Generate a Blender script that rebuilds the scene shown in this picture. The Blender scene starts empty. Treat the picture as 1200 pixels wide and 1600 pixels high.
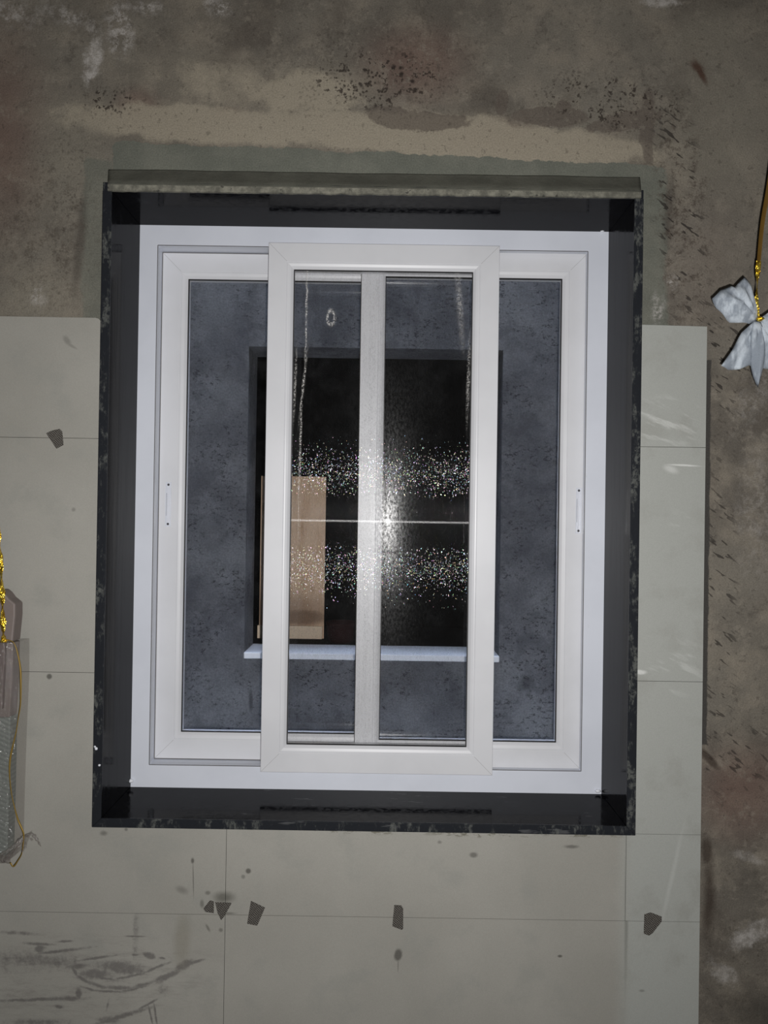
import bpy, bmesh, math, random
from mathutils import Vector, Matrix, noise as mnoise
random.seed(7)
scn = bpy.context.scene
COL = scn.collection

# ------------------------------------------------------------------ camera
CAMZ = 1.6
FPX = 1200.0
def cam_rot():
    rx, ry, rz = .006, .0007, -.015
    X = Matrix.Rotation(rx, 3, 'X'); Z = Matrix.Rotation(ry, 3, 'Z')
    c, s = math.cos(rz), math.sin(rz)
    Y = Matrix(((c, 0, s), (0, 1, 0), (-s, 0, c)))
    return Z @ X @ Y
RC = cam_rot()
cam = bpy.data.cameras.new('camera')
cam.sensor_fit = 'HORIZONTAL'; cam.sensor_width = 36.0
cam.lens = 36.0 * FPX / 1200.0
cam.clip_start = .02; cam.clip_end = 60
cobj = bpy.data.objects.new('camera', cam); COL.objects.link(cobj)
cobj.matrix_world = Matrix((
    (RC[0][0], RC[0][2], -RC[0][1], 0),
    (RC[1][0], RC[1][2], -RC[1][1], 0),
    (RC[2][0], RC[2][2], -RC[2][1], CAMZ),
    (0, 0, 0, 1)))
scn.camera = cobj

# ------------------------------------------------------------------ world, lamps, exposure
world = bpy.data.worlds.new('world'); scn.world = world
world.use_nodes = True
bg = world.node_tree.nodes['Background']
bg.inputs[0].default_value = (.62, .74, 1.0, 1)
bg.inputs[1].default_value = 11.0

fl = bpy.data.lights.new('phone_torch', 'AREA')
fl.shape = 'DISK'; fl.size = .012; fl.energy = 41.0; fl.color = (1.0, .985, .97)
flo = bpy.data.objects.new('phone_torch', fl); COL.objects.link(flo)
flo.location = (.022, .0, CAMZ - .028); flo.rotation_euler = (math.radians(90), 0, 0)

scn.view_settings.view_transform = 'Standard'
scn.view_settings.look = 'None'
scn.view_settings.exposure = 0.0
scn.view_settings.gamma = 1.0
scn.view_settings.use_curve_mapping = False

# ------------------------------------------------------------------ helpers
def at(px, py, y):
    """the point at depth y (m) seen at pixel px, py"""
    d = RC @ Vector(((px - 600) / FPX, 1, -(py - 800) / FPX))
    d = d * (y / d.y)
    return d.x, d.z + CAMZ

def lin(c):
    out = []
    for v in c[:3]:
        v = v / 255.0
        out.append(v / 12.92 if v <= .04045 else ((v + .055) / 1.055) ** 2.4)
    return tuple(out) + (1.0,)

def tag(o, label=None, cat=None, group=None, kind=None):
    if label: o['label'] = label
    if cat: o['category'] = cat
    if group: o['group'] = group
    if kind: o['kind'] = kind
    return o

def empty(name, loc=(0, 0, 0)):
    o = bpy.data.objects.new(name, None); COL.objects.link(o)
    o.location = loc; o.empty_display_size = .05
    return o

def link(name, bm, mat, parent=None, smooth=False, origin=None, bevel=0, seg=2):
    """link bm as one mesh object; bm is in world coordinates, origin moves the pivot"""
    bmesh.ops.recalc_face_normals(bm, faces=bm.faces)
    org = Vector(origin) if origin is not None else Vector((0, 0, 0))
    if origin is not None:
        bmesh.ops.translate(bm, verts=bm.verts, vec=-org)
    me = bpy.data.meshes.new(name); bm.to_mesh(me); bm.free()
    for m in (mat if isinstance(mat, (list, tuple)) else [mat]): me.materials.append(m)
    if smooth:
        for p in me.polygons: p.use_smooth = True
    o = bpy.data.objects.new(name, me); COL.objects.link(o)
    if parent is not None:
        o.parent = parent
        base = Vector((0, 0, 0)); q = parent
        while q is not None:
            base += q.location; q = q.parent
        o.location = org - base
    else:
        o.location = org
    if bevel:
        b = o.modifiers.new('bevel', 'BEVEL'); b.width = bevel; b.segments = seg
        b.limit_method = 'ANGLE'; b.angle_limit = math.radians(40)
    return o

def box(bm, x0, x1, y0, y1, z0, z1, mi=0):
    vs = [bm.verts.new(p) for p in ((x0, y0, z0), (x1, y0, z0), (x1, y1, z0), (x0, y1, z0),
                                    (x0, y0, z1), (x1, y0, z1), (x1, y1, z1), (x0, y1, z1))]
    for f in ((0, 1, 5, 4), (1, 2, 6, 5), (2, 3, 7, 6), (3, 0, 4, 7), (4, 5, 6, 7), (3, 2, 1, 0)):
        bm.faces.new([vs[i] for i in f]).material_index = mi

def prism(bm, pts, y0, y1, mi=0):
    """outline pts (x, z) given depth from y0 to y1"""
    a = [bm.verts.new((x, y0, z)) for x, z in pts]
    b = [bm.verts.new((x, y1, z)) for x, z in pts]
    n = len(pts)
    bm.faces.new(a).material_index = mi
    bm.faces.new(b[::-1]).material_index = mi
    for i in range(n):
        bm.faces.new((a[i], b[i], b[(i + 1) % n], a[(i + 1) % n])).material_index = mi

def ring(bm, rect, prof, mi=0):
    """sweep a closed profile [(inset, y)] round a rectangle (x0,x1,z0,z1) with mitred corners"""
    x0, x1, z0, z1 = rect
    loops = []
    for ins, y in prof:
        loops.append([bm.verts.new(p) for p in ((x0 + ins, y, z0 + ins), (x1 - ins, y, z0 + ins),
                                                (x1 - ins, y, z1 - ins), (x0 + ins, y, z1 - ins))])
    n = len(prof)
    for i in range(n):
        a, b = loops[i], loops[(i + 1) % n]
        for k in range(4):
            bm.faces.new((a[k], a[(k + 1) % 4], b[(k + 1) % 4], b[k])).material_index = mi

def tube(bm, pts, r, n=6, flat=1.0, twist=0.0, mi=0):
    pts = [Vector(p) for p in pts]
    rings = []
    for i, p in enumerate(pts):
        t = (pts[min(i + 1, len(pts) - 1)] - pts[max(i - 1, 0)]).normalized()
        u = t.cross(Vector((0, 1, 0)))
        if u.length < 1e-4: u = Vector((1, 0, 0))
        u.normalize(); v = t.cross(u).normalized()
        rr = r[i] if isinstance(r, (list, tuple)) else r
        rg = []
        for k in range(n):
            a = 2 * math.pi * k / n
            lx, ly = math.cos(a) * rr, math.sin(a) * rr * flat
            ca, sa = math.cos(twist * i), math.sin(twist * i)
            rg.append(bm.verts.new(p + u * (lx * ca - ly * sa) + v * (lx * sa + ly * ca)))
        rings.append(rg)
    for i in range(len(rings) - 1):
        for k in range(n):
            bm.faces.new((rings[i][k], rings[i][(k + 1) % n], rings[i + 1][(k + 1) % n], rings[i + 1][k])).material_index = mi
    bm.faces.new(rings[0][::-1]).material_index = mi
    bm.faces.new(rings[-1]).material_index = mi

def smooth_path(pts, n=8):
    """Catmull-Rom through pts"""
    P = [Vector(p) for p in pts]; P = [P[0] * 2 - P[1]] + P + [P[-1] * 2 - P[-2]]
    out = []
    for i in range(1, len(P) - 2):
        for k in range(n):
            t = k / n
            a, b, c, d = P[i - 1], P[i], P[i + 1], P[i + 2]
            out.append(.5 * ((2 * b) + (c - a) * t + (2 * a - 5 * b + 4 * c - d) * t * t + (3 * b - a - 3 * c + d) * t ** 3))
    out.append(P[-2])
    return out

def blob(bm, c, r, squash=(1, 1, 1), seed=0, sub=2, amp=.35, mi=0):
    g = bmesh.ops.create_icosphere(bm, subdivisions=sub, radius=1)
    for v in g['verts']:
        n = v.co.normalized()
        k = 1 + amp * mnoise.noise(n * 1.7 + Vector((seed * 3.1, seed, 0)))
        v.co = Vector((n.x * squash[0] * r * k + c[0], n.y * squash[1] * r * k + c[1], n.z * squash[2] * r * k + c[2]))
        for f in v.link_faces: f.material_index = mi

# ------------------------------------------------------------------ node shorthand
class NM:
    def __init__(s, name, rough=.6, spec=.5):
        s.m = bpy.data.materials.new(name); s.m.use_nodes = True
        s.t = s.m.node_tree; s.N = s.t.nodes; s.L = s.t.links
        s.p = s.N['Principled BSDF']; s.out = s.N['Material Output']
        s.p.inputs['Roughness'].default_value = rough
        s.p.inputs['Specular IOR Level'].default_value = spec
        s.tc = s.N.new('ShaderNodeTexCoord').outputs['Object']
        s._warp = {}
    def set(s, sock, v):
        if isinstance(v, bpy.types.NodeSocket): s.L.new(v, sock)
        elif v is not None: sock.default_value = v
    def math(s, op, a, b=None, clamp=False):
        n = s.N.new('ShaderNodeMath'); n.operation = op; n.use_clamp = clamp
        s.set(n.inputs[0], a); s.set(n.inputs[1], b); return n.outputs[0]
    def vmath(s, op, a, b=None):
        n = s.N.new('ShaderNodeVectorMath'); n.operation = op
        s.set(n.inputs[0], a); s.set(n.inputs[1], b); return n.outputs[0]
    def scale(s, v, k):
        n = s.N.new('ShaderNodeVectorMath'); n.operation = 'SCALE'
        s.set(n.inputs[0], v); s.set(n.inputs['Scale'], k); return n.outputs[0]
    def noise(s, sc, det=4, rough=.55, vec=None, stretch=None, off=0, color=False, rot=0):
        v = vec or s.tc
        if stretch or off or rot:
            mp = s.N.new('ShaderNodeMapping'); s.L.new(v, mp.inputs[0])
            mp.inputs['Location'].default_value = (off, off * .7, off * 1.3)
            mp.inputs['Scale'].default_value = stretch or (1, 1, 1)
            if rot:
                m2 = s.N.new('ShaderNodeMapping'); s.L.new(v, m2.inputs[0]); m2.inputs['Rotation'].default_value = (0, rot, 0)
                s.L.new(m2.outputs[0], mp.inputs[0])
            v = mp.outputs[0]
        n = s.N.new('ShaderNodeTexNoise'); s.L.new(v, n.inputs['Vector'])
        n.inputs['Scale'].default_value = sc; n.inputs['Detail'].default_value = det
        n.inputs['Roughness'].default_value = rough
        return n.outputs['Color' if color else 'Fac']
    def voro(s, sc, rnd=1, vec=None, stretch=None):
        v = vec or s.tc
        if stretch:
            mp = s.N.new('ShaderNodeMapping'); s.L.new(v, mp.inputs[0]); mp.inputs['Scale'].default_value = stretch; v = mp.outputs[0]
        n = s.N.new('ShaderNodeTexVoronoi'); s.L.new(v, n.inputs['Vector'])
        n.inputs['Scale'].default_value = sc; n.inputs['Randomness'].default_value = rnd
        return n
    def ramp(s, v, a, b, lo=0., hi=1., smooth=True):
        n = s.N.new('ShaderNodeMapRange'); n.interpolation_type = 'SMOOTHSTEP' if smooth else 'LINEAR'
        s.set(n.inputs[0], v)
        n.inputs[1].default_value = a; n.inputs[2].default_value = b
        n.inputs[3].default_value = lo; n.inputs[4].default_value = hi
        return n.outputs[0]
    def mix(s, f, a, b):
        n = s.N.new('ShaderNodeMix'); n.data_type = 'RGBA'
        s.set(n.inputs[0], f)
        s.set(n.inputs[6], lin(a) if isinstance(a, tuple) else a)
        s.set(n.inputs[7], lin(b) if isinstance(b, tuple) else b)
        return n.outputs[2]
    def mulc(s, col, k):
        n = s.N.new('ShaderNodeMix'); n.data_type = 'RGBA'; n.blend_type = 'MULTIPLY'
        n.inputs[0].default_value = 1; s.set(n.inputs[6], col)
        c = s.N.new('ShaderNodeCombineColor')
        for i in range(3): s.set(c.inputs[i], k)
        s.L.new(c.outputs[0], n.inputs[7]); return n.outputs[2]
    def warp(s, amt, sc=12., det=5):
        key = (amt, sc)
        if key not in s._warp:
            c = s.noise(sc, det, .65, color=True)
            d = s.scale(s.vmath('SUBTRACT', c, (.5, .5, .5)), amt)
            s._warp[key] = s.vmath('ADD', s.tc, d)
        return s._warp[key]
    def ell(s, px, py, rx, rz, ang=0, soft=.5, amt=.02, sc=12., y=2.0):
        """soft-edged ellipse stain, centre and radii in photo pixels on the wall plane"""
        cx, cz = at(px, py, y); k = y / FPX
        mp = s.N.new('ShaderNodeMapping'); mp.vector_type = 'TEXTURE'
        s.L.new(s.warp(amt, sc) if amt else s.tc, mp.inputs[0])
        mp.inputs['Location'].default_value = (cx, 0, cz)
        mp.inputs['Rotation'].default_value = (0, math.radians(ang), 0)
        mp.inputs['Scale'].default_value = (rx * k, 1000, rz * k)
        n = s.N.new('ShaderNodeVectorMath'); n.operation = 'LENGTH'; s.L.new(mp.outputs[0], n.inputs[0])
        return s.ramp(n.outputs['Value'], 1 + soft, max(0, 1 - soft))
    def area(s, x0, x1, z0, z1, soft=.004, amt=.01, sc=12., slope=0.):
        """box mask in metres"""
        v = s.warp(amt, sc) if amt else s.tc
        sp = s.N.new('ShaderNodeSeparateXYZ'); s.L.new(v, sp.inputs[0])
        X, Z = sp.outputs[0], sp.outputs[2]
        m = s.math('MULTIPLY', s.ramp(X, x0 - soft, x0 + soft), s.ramp(X, x1 + soft, x1 - soft))
        Z1 = s.math('ADD', Z, s.math('MULTIPLY', X, slope)) if slope else Z
        m2 = s.math('MULTIPLY', s.ramp(Z, z0 - soft, z0 + soft), s.ramp(Z1, z1 + soft, z1 - soft))
        return s.math('MULTIPLY', m, m2)
    def crisp(s, m, sc=28., gain=1.0, w=.12, off=1, det=6):
        k = s.math('ADD', m, s.math('MULTIPLY', s.math('SUBTRACT', s.noise(sc, det, .72, off=off), .5), gain * 2))
        return s.math('MULTIPLY', s.ramp(k, .5 - w, .5 + w), s.ramp(m, .0, .12))
    def poly(s, pts, w, y):
        o = []
        for (a, b), (c, d) in zip(pts, pts[1:]):
            o.append(s.ell((a + c) / 2, (b + d) / 2, math.hypot(c - a, d - b) / 2 + w * 1.5, w, math.degrees(math.atan2(d - b, c - a)), .95, .008, 40, y=y))
        return s.mx(*o)
    def mx(s, *ms):
        r = ms[0]
        for m in ms[1:]: r = s.math('MAXIMUM', r, m)
        return r
    def mul(s, *ms):
        r = ms[0]
        for m in ms[1:]: r = s.math('MULTIPLY', r, m)
        return r
    def col(s, c): s.set(s.p.inputs['Base Color'], lin(c) if isinstance(c, tuple) else c)
    def bump(s, h, strength=.4, dist=.004):
        b = s.N.new('ShaderNodeBump'); b.inputs['Strength'].default_value = strength
        b.inputs['Distance'].default_value = dist; s.set(b.inputs['Height'], h)
        s.L.new(b.outputs[0], s.p.inputs['Normal'])

# ------------------------------------------------------------------ materials
K = 1.1
def mat_cement():
    n = NM('cement_plaster', .85, .25)
    big = n.noise(2.2, 5, .6); mid = n.noise(9, 6, .62, off=3); fine = n.noise(260, 3, .7)
    c = n.mix(n.ramp(big, .35, .66), (90, 85, 78), (112, 107, 98))
    c = n.mix(n.ramp(mid, .42, .72), c, (122, 115, 104))
    c = n.mix(n.mul(n.ramp(n.noise(5, 5, .6, off=9), .5, .7), .7), c, (82, 76, 69))
    # reddish brown areas
    red = n.mx(n.ell(650, 100, 70, 50, 0, .8, .03), n.ell(0, 200, 55, 130, 0, .9, .04), n.ell(215, 165, 30, 22, 0, .8, .03),
               n.ell(770, 215, 60, 22, 0, .8, .02), n.ell(1160, 1240, 60, 60, 0, .8, .04), n.ell(355, 180, 22, 10, 0, .8, .02))
    c = n.mix(n.mul(red, .6), c, (102, 80, 72))
    c = n.mix(n.mul(n.ramp(n.noise(22, 7, .75, off=12), .52, .66), .45), c, (132, 125, 114))
    c = n.mix(n.mul(n.ramp(n.noise(17, 7, .75, off=15), .54, .68), .5), c, (72, 67, 61))
    # paler band of plaster over the window, right hand field and left hand field
    band = n.mx(n.ell(330, 195, 240, 30, 3, .7, .05, 8), n.ell(700, 215, 330, 36, 4, .55, .05, 8),
                n.mul(n.ell(360, 130, 150, 40, 8, .7, .06, 8), .55), n.mul(n.ell(480, 145, 90, 40, 0, .7, .05, 10), .8))
    c = n.mix(n.mul(n.math('MAXIMUM', n.mul(band, .5), n.crisp(band, 14, .5, .22)), .9), c, (146, 138, 123))
    c = n.mix(n.mul(n.mx(n.ell(1130, 200, 80, 110, 20, .7, .05), n.ell(120, 260, 60, 60, 0, .8, .05), n.ell(1110, 60, 60, 50, 0, .7, .05),
                         n.ell(60, 470, 60, 40, 0, .7, .05)), .6), c, (122, 117, 106))
    c = n.mix(n.mul(n.ell(1100, 420, 60, 90, 0, .8, .05), .5), c, (112, 104, 96))
    # peaked darker tide marks over the band on the right
    tide = n.mx(n.ell(665, 190, 70, 14, 0, .35, .03, 18), n.ell(785, 160, 10, 20, 8, .3, .01), n.ell(860, 182, 60, 16, 0, .3, .03, 20), n.ell(975, 190, 60, 14, -12, .3, .03, 20),
                n.ell(880, 170, 14, 14, 0, .3, .02), n.ell(1012, 200, 12, 60, 0, .5, .03), n.ell(620, 185, 50, 18, 10, .4, .03, 20))
    c = n.mix(n.mul(n.crisp(tide, 30, .8, .2, 7), .7), c, (88, 80, 73))
    # dark pock marks
    v = n.voro(95, 1, n.warp(.012, 30)); spots = n.ramp(v.outputs['Distance'], .42, .2)
    pick = n.ramp(n.noise(16, 2, .5, off=5), .46, .56)
    reg = n.mx(n.ell(590, 125, 100, 48, 0, .6, .03), n.mul(n.ell(955, 160, 110, 40, 8, .6, .03), .9), n.mul(n.ell(590, 110, 190, 80, 0, .6, .03), .4),
               n.mul(n.ell(95, 320, 70, 130, 0, .7, .04), .4), n.ell(170, 160, 40, 20, 0, .7, .03))
    c = n.mix(n.mul(spots, pick, reg, .85), c, (44, 38, 33))
    bl = n.ramp(n.noise(75, 4, .6, off=21), .585, .625)
    c = n.mix(n.mul(bl, n.ramp(reg, .25, .7), .85), c, (48, 41, 36))
    c = n.mix(n.mul(n.ramp(n.noise(60, 4, .65, off=24), .60, .64), .35), c, (56, 50, 45))
    v2 = n.voro(34, 1, n.warp(.02, 40)); c = n.mix(n.mul(n.ramp(v2.outputs['Distance'], .3, .12), n.ramp(n.noise(7, 2, .5, off=2), .5, .6), n.ell(600, 120, 110, 45, 0, .5, .03), .9), c, (40, 34, 30))
    # pale scrapes between the pocks
    c = n.mix(n.mul(n.ramp(n.noise(60, 5, .75, off=4), .54, .66), n.mx(n.ell(560, 100, 160, 60, 0, .7, .05), n.ell(980, 160, 130, 60, 0, .6, .05), n.ell(1060, 330, 30, 140, 0, .6, .03)), .5), c, (134, 128, 116))
    # fresh smooth repair round the window
    rep = n.crisp(n.area(-.726, .72, 2.40, 2.547, .012, .045, 8., slope=.03), 26, .55, .06, 14)
    rep = n.mul(rep, n.ramp(n.noise(50, 5, .75, off=2), .24, .27))
    g = n.mix(n.ramp(mid, .35, .7), (96, 98, 90), (108, 109, 100))
    repb = n.mx(rep, n.mul(n.crisp(n.area(.64, .725, 2.0, 2.52, .02, .05, 6.), 20, .6, .2, 16), .9), n.mul(n.crisp(n.area(-.80, -.72, 2.0, 2.52, .02, .05, 6.), 16, .6, .25, 17), .75))
    c = n.mix(repb, c, g)
    c = n.mix(n.mul(n.ell(1046, 330, 7, 50, 4, .8, .02), .6), c, (66, 62, 57))
    c = n.mix(n.mul(n.ell(125, 380, 7, 70, 4, .8, .03), .6), c, (66, 62, 57))
    rough = n.mx(n.ell(1066, 340, 40, 190, -5, .5, .04), n.mul(n.ell(70, 370, 90, 120, 0, .7, .05), .6))
    c = n.mix(n.mul(rough, n.ramp(n.noise(45, 6, .8, off=41), .50, .62), .7), c, (62, 53, 46))
    c = n.mix(n.mul(rough, n.ramp(n.noise(70, 5, .8, off=44), .58, .68), .6), c, (140, 132, 122))
    # short dark trowel nicks on the right
    nick = n.ramp(n.noise(52, 1.5, .5, stretch=(.5, 1, 2.0), rot=math.radians(-36), off=11), .625, .67)
    nreg = n.mx(n.ell(1062, 330, 38, 190, -5, .5, .03), n.ell(1120, 560, 60, 90, 0, .6, .03), n.mul(n.ell(1125, 950, 25, 260, 0, .6, .03), .9), n.mul(n.ell(1150, 1180, 60, 60, 0, .6, .03), .8))
    c = n.mix(n.mul(nick, nreg, .85), c, (40, 36, 33))
    gouge = n.mx(n.ell(1094, 112, 5, 20, 62 - 90, .5, .006, 60), n.ell(1090, 105, 12, 6, 40, .7, .01))
    c = n.mix(n.mul(gouge, .85), c, (66, 44, 34))
    c = n.mix(n.mul(n.mx(n.ell(1102, 1180, 5, 12, -40, .5, .01), n.ell(1110, 1190, 18, 6, 45, .5, .02), n.ell(1104, 1330, 8, 22, 0, .6, .03), n.ell(1108, 1400, 8, 60, 0, .8, .03)), .75), c, (52, 43, 36))
    # dark mortar bed showing beside the last tile
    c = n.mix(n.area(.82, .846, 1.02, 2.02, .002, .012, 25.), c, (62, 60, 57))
    # lime bloom
    wz = n.ramp(n.noise(30, 7, .8, off=6), .45, .58)
    c = n.mix(n.mul(n.mx(n.crisp(n.ell(145, 95, 12, 34, 14, .9, .03, 20), 45, 1.0, .35), n.mul(n.ell(187, 45, 20, 42, 0, .6, .03, 30), wz),
                         n.mul(n.ell(20, 20, 40, 20, 0, .8, .04), wz, .8), n.mul(n.ell(115, 30, 50, 14, 25, .8, .04), wz, .8), n.mul(n.ell(230, 12, 20, 10, 0, .8, .04), wz),
                         n.mul(n.ell(340, 10, 20, 14, 0, .6, .03), wz), n.mul(n.crisp(n.ell(1030, 2, 26, 8, 0, .9, .02), 45, 1.0, .35), .8),
                         n.mul(n.crisp(n.ell(1172, 1462, 30, 14, -30, .9, .04), 45, 1.0, .4), .85), n.mul(n.crisp(n.ell(1130, 1520, 22, 12, 40, .9, .04), 45, 1.0, .4), .6), n.mul(n.crisp(n.ell(1170, 1340, 22, 7, 20, .9, .02), 45, 1.0, .4), .45),
                         n.mul(n.ell(1180, 610, 20, 60, 20, .8, .04), wz, .4), n.mul(n.ell(1180, 800, 25, 90, 0, .8, .05), wz, .35),
                         n.mul(n.ell(60, 462, 12, 14, 0, .8, .03), wz), n.mul(n.ell(1028, 480, 9, 22, 0, .7, .03, 30), wz), n.mul(n.ell(1050, 440, 8, 10, 0, .7, .03, 30), wz))
                    , n.ramp(n.noise(38, 7, .8, off=31), .36, .62, .25, 1.), .72), c, (182, 178, 174))
    c = n.mix(n.mul(n.ell(1190, 1590, 50, 40, 0, .8, .04), .6), c, (50, 47, 43))
    c = n.mulc(c, n.ramp(fine, .25, .75, .72 * K, 1.22 * K, False))
    n.col(c)
    n.bump(n.math('ADD', n.math('MULTIPLY', fine, .35), n.noise(40, 5, .6)), .55, .004)
    return n.m

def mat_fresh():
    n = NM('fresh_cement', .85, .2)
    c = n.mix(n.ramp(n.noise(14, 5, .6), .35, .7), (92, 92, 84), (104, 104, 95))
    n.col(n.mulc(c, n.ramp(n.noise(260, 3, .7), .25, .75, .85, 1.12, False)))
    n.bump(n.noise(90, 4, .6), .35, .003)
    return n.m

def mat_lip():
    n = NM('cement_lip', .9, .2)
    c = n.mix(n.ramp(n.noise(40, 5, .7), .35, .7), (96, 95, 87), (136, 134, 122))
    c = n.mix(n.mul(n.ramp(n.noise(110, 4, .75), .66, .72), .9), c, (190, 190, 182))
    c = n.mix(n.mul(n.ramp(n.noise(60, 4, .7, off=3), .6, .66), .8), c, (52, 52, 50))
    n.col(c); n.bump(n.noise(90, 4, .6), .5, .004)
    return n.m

def mat_tile(zone):
    n = NM('wall_tile_matt_' + zone, .55, .35)
    Y = 1.985
    c = n.mix(n.ramp(n.noise(3, 4, .5), .3, .7), (150, 148, 141), (159, 157, 150))
    sp = n.N.new('ShaderNodeSeparateXYZ'); n.L.new(n.tc, sp.inputs[0])
    c = n.mix(n.ramp(sp.outputs[0], .60, .66), c, (160, 162, 157))     # cut strip from a paler batch
    c = n.mix(n.mul(n.ramp(n.noise(9, 5, .6), .5, .7), .5), c, (144, 144, 138))
    E = lambda *a, **k: n.ell(*a, y=Y, **k)
    c = n.mix(n.mul(E(350, 1402, 14, 8, 0, .7, .01, 40), .8), c, (92, 91, 84))
    c = n.mix(n.mul(n.mx(E(325, 1395, 4, 3, 0, .6, .006), E(316, 1412, 3, 6, 0, .6, .006), E(325, 1450, 6, 2, 60, .6, .006), E(345, 1453, 3, 3, 0, .6, .004), E(355, 1427, 12, 1.6, 0, .6, .003)), .6), c, (88, 86, 80))
    if zone == 'smeared':
        # mortar smears, bottom left
        st = n.mx(E(190, 1512, 34, 9, 6, .7, .012, 30), E(150, 1522, 24, 7, 0, .8, .012, 30),
                  n.poly([(114, 1512), (120, 1524), (138, 1535), (165, 1543), (205, 1544), (240, 1534), (268, 1520), (295, 1506)], 2.6, Y),
                  n.poly([(128, 1542), (150, 1548), (190, 1550), (230, 1540)], 1.6, Y), n.poly([(140, 1524), (180, 1531), (225, 1520), (258, 1506)], 2.0, Y),
                  E(288, 1508, 16, 6, -28, .6, .01, 40), E(305, 1503, 12, 2.5, -15, .6, .004, 40), E(265, 1524, 24, 4, -30, .7, .008, 40),
                  n.mul(E(60, 1500, 80, 8, 4, .9, .02, 20), .7), n.mul(E(30, 1502, 60, 14, 0, .9, .02), .45), E(120, 1510, 16, 4, -4, .8, .01, 40),
                  E(150, 1497, 34, 1.8, -9, .8, .006), E(95, 1486, 38, 2.2, -8, .8, .006), E(62, 1475, 22, 2.2, 2, .8, .006), E(62, 1483, 8, 5, -30, .8, .008), E(100, 1471, 12, 1.6, -4, .8, .004), n.mul(E(30, 1458, 28, 2.6, 2, .8, .006), .7),
                  E(60, 1562, 62, 2.4, -3, .8, .008, 40), E(105, 1560, 22, 3.4, 0, .8, .006), E(123, 1553, 4, 10, 0, .7, .006), E(190, 1588, 45, 3.2, -18, .8, .006, 40), E(230, 1570, 16, 1.8, -30, .8, .003),
                  n.mul(E(60, 1598, 40, 5, 0, .9, .02), .8), n.mul(E(170, 1594, 14, 5, 0, .8, .01), .9), E(235, 1585, 1.6, 16, -14, .6, .003), E(243, 1585, 1.6, 16, -10, .6, .003),
                  E(92, 1573, 6, 2.6, 10, .8, .004), E(233, 1493, 9, 5, 20, .5, .006, 60), E(211, 1492, 5, 2, 0, .6, .003), E(253, 1497, 5, 1.6, 10, .6, .003),
                  n.mul(E(212, 1460, 4, 34, 2, .8, .008), .5), E(211, 1463, 14, 1.4, 0, .7, .003), n.mul(E(255, 1548, 8, 8, 0, .7, .01), .35), n.mul(E(168, 1570, 1.6, 8, 12, .8, .003), .7))
        st = n.math('MAXIMUM', n.mul(st, .45), n.crisp(st, 60, 1.1, .55, 3))
        c = n.mix(n.mul(n.ell(120, 1530, 190, 60, -4, .6, .05, 10, y=Y), n.ramp(n.noise(16, 6, .8, stretch=(.5, 1, 2.4), off=61), .46, .66), .4), c, (112, 107, 103))
        c = n.mix(n.mul(st, .62), c, (80, 76, 76))
        c = n.mix(n.mul(E(285, 1470, 12, 38, 2, .6, .01), .35), c, (118, 112, 96))
    if zone == 'plain':
        # dots, pencil and scratch marks
        dots = n.mx(E(388, 1361, 4, 4, 0, .4, .002), n.mul(E(380, 1370, 3, 3, 0, .5, .002), .6), E(622, 1492, 6, 9, 10, .35, .006, 80), E(875, 1494, 3.4, 2, 0, .5, .002), E(77, 1057, 4, 4, 0, .4, .003, 80),
                    n.mul(E(740, 1336, 6, 4, 0, .5, .004, 80), .8), n.mul(E(893, 1323, 10, 2.6, 0, .6, .004, 80), .8), n.mul(E(687, 1316, 3, 2.4, 0, .6, .002), .6), n.mul(E(1082, 1314, 4, 3, 0, .6, .002), .7),
                    n.mul(E(115, 796, 3, 3, 0, .6, .003), .5), n.mul(E(284, 1391, 9, 5, 20, .7, .008), .5), E(301, 1345, 2.4, 4, 0, .6, .002), n.mul(E(302, 1374, .9, 26, -2, .5, .001), .7), n.mul(E(105, 532, 8, 4, 50, .6, .008), .45), n.mul(E(112, 540, 9, 2, 30, .6, .006), .4),
                    n.mul(E(162, 1302, 5, 3.4, 0, .7, .003), .7), n.mul(E(197, 1296, 2.4, 2.4, 0, .6, .002), .7), n.mul(E(1003, 1597, 7, 2, 0, .6, .002), 0), n.mul(E(1003, 1548, 4, 2, 0, .6, .002), .5), n.mul(E(622, 1508, 1, 10, 0, .5, 0), .5))
        c = n.mix(n.mul(dots, .85), c, (84, 82, 77))
        # cement crumbs under the sill
        c = n.mix(n.mul(n.ramp(n.noise(55, 5, .75, stretch=(.5, 1, 1.4)), .52, .6), n.mx(E(390, 1291, 40, 5, 0, .6, .006), E(560, 1299, 60, 4, 1, .6, .006), E(740, 1303, 80, 5, 1, .6, .006), E(900, 1304, 60, 4, 1, .6, .006)), .8), c, (100, 97, 84))
        c = n.mix(n.mul(E(757 + 222, 1400, 2.6, 110, 0, .8, .003), .55), c, (100, 101, 95))
    if zone == 'strip':
        # pale rubbed streaks on the right strip
        sw = n.ramp(n.noise(16, 3, .6, stretch=(.55, 1, 2.6), rot=math.radians(-22), off=2), .54, .68)
        c = n.mix(n.mul(sw, n.mx(E(1040, 660, 50, 34, 0, .5, .02), n.mul(E(1050, 1040, 45, 40, 0, .6, .02), .7), n.mul(E(1070, 830, 20, 30, 0, .6, .02), .7)), .55), c, (200, 202, 198))
        c = n.mix(n.mul(n.mx(E(999, 1050, 10, 3.4, 4, .5, .004, 60), E(1068, 727, 22, 1.4, 2, .6, .003), n.mul(E(1048, 733, 10, 5, 20, .7, .01), .6)), .75), c, (214, 215, 212))
        c = n.mix(n.mul(E(1050, 1370, 3, 70, 12, .8, .006), .3), c, (190, 192, 188))
        c = n.mix(n.mul(n.mx(E(40, 980, 5, 26, -6, .8, .01), E(66, 975, 8, 4, 0, .8, .01), E(378, 1520, 1.4, 26, 5, .8, .003)), .25), c, (196, 198, 196))
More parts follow.
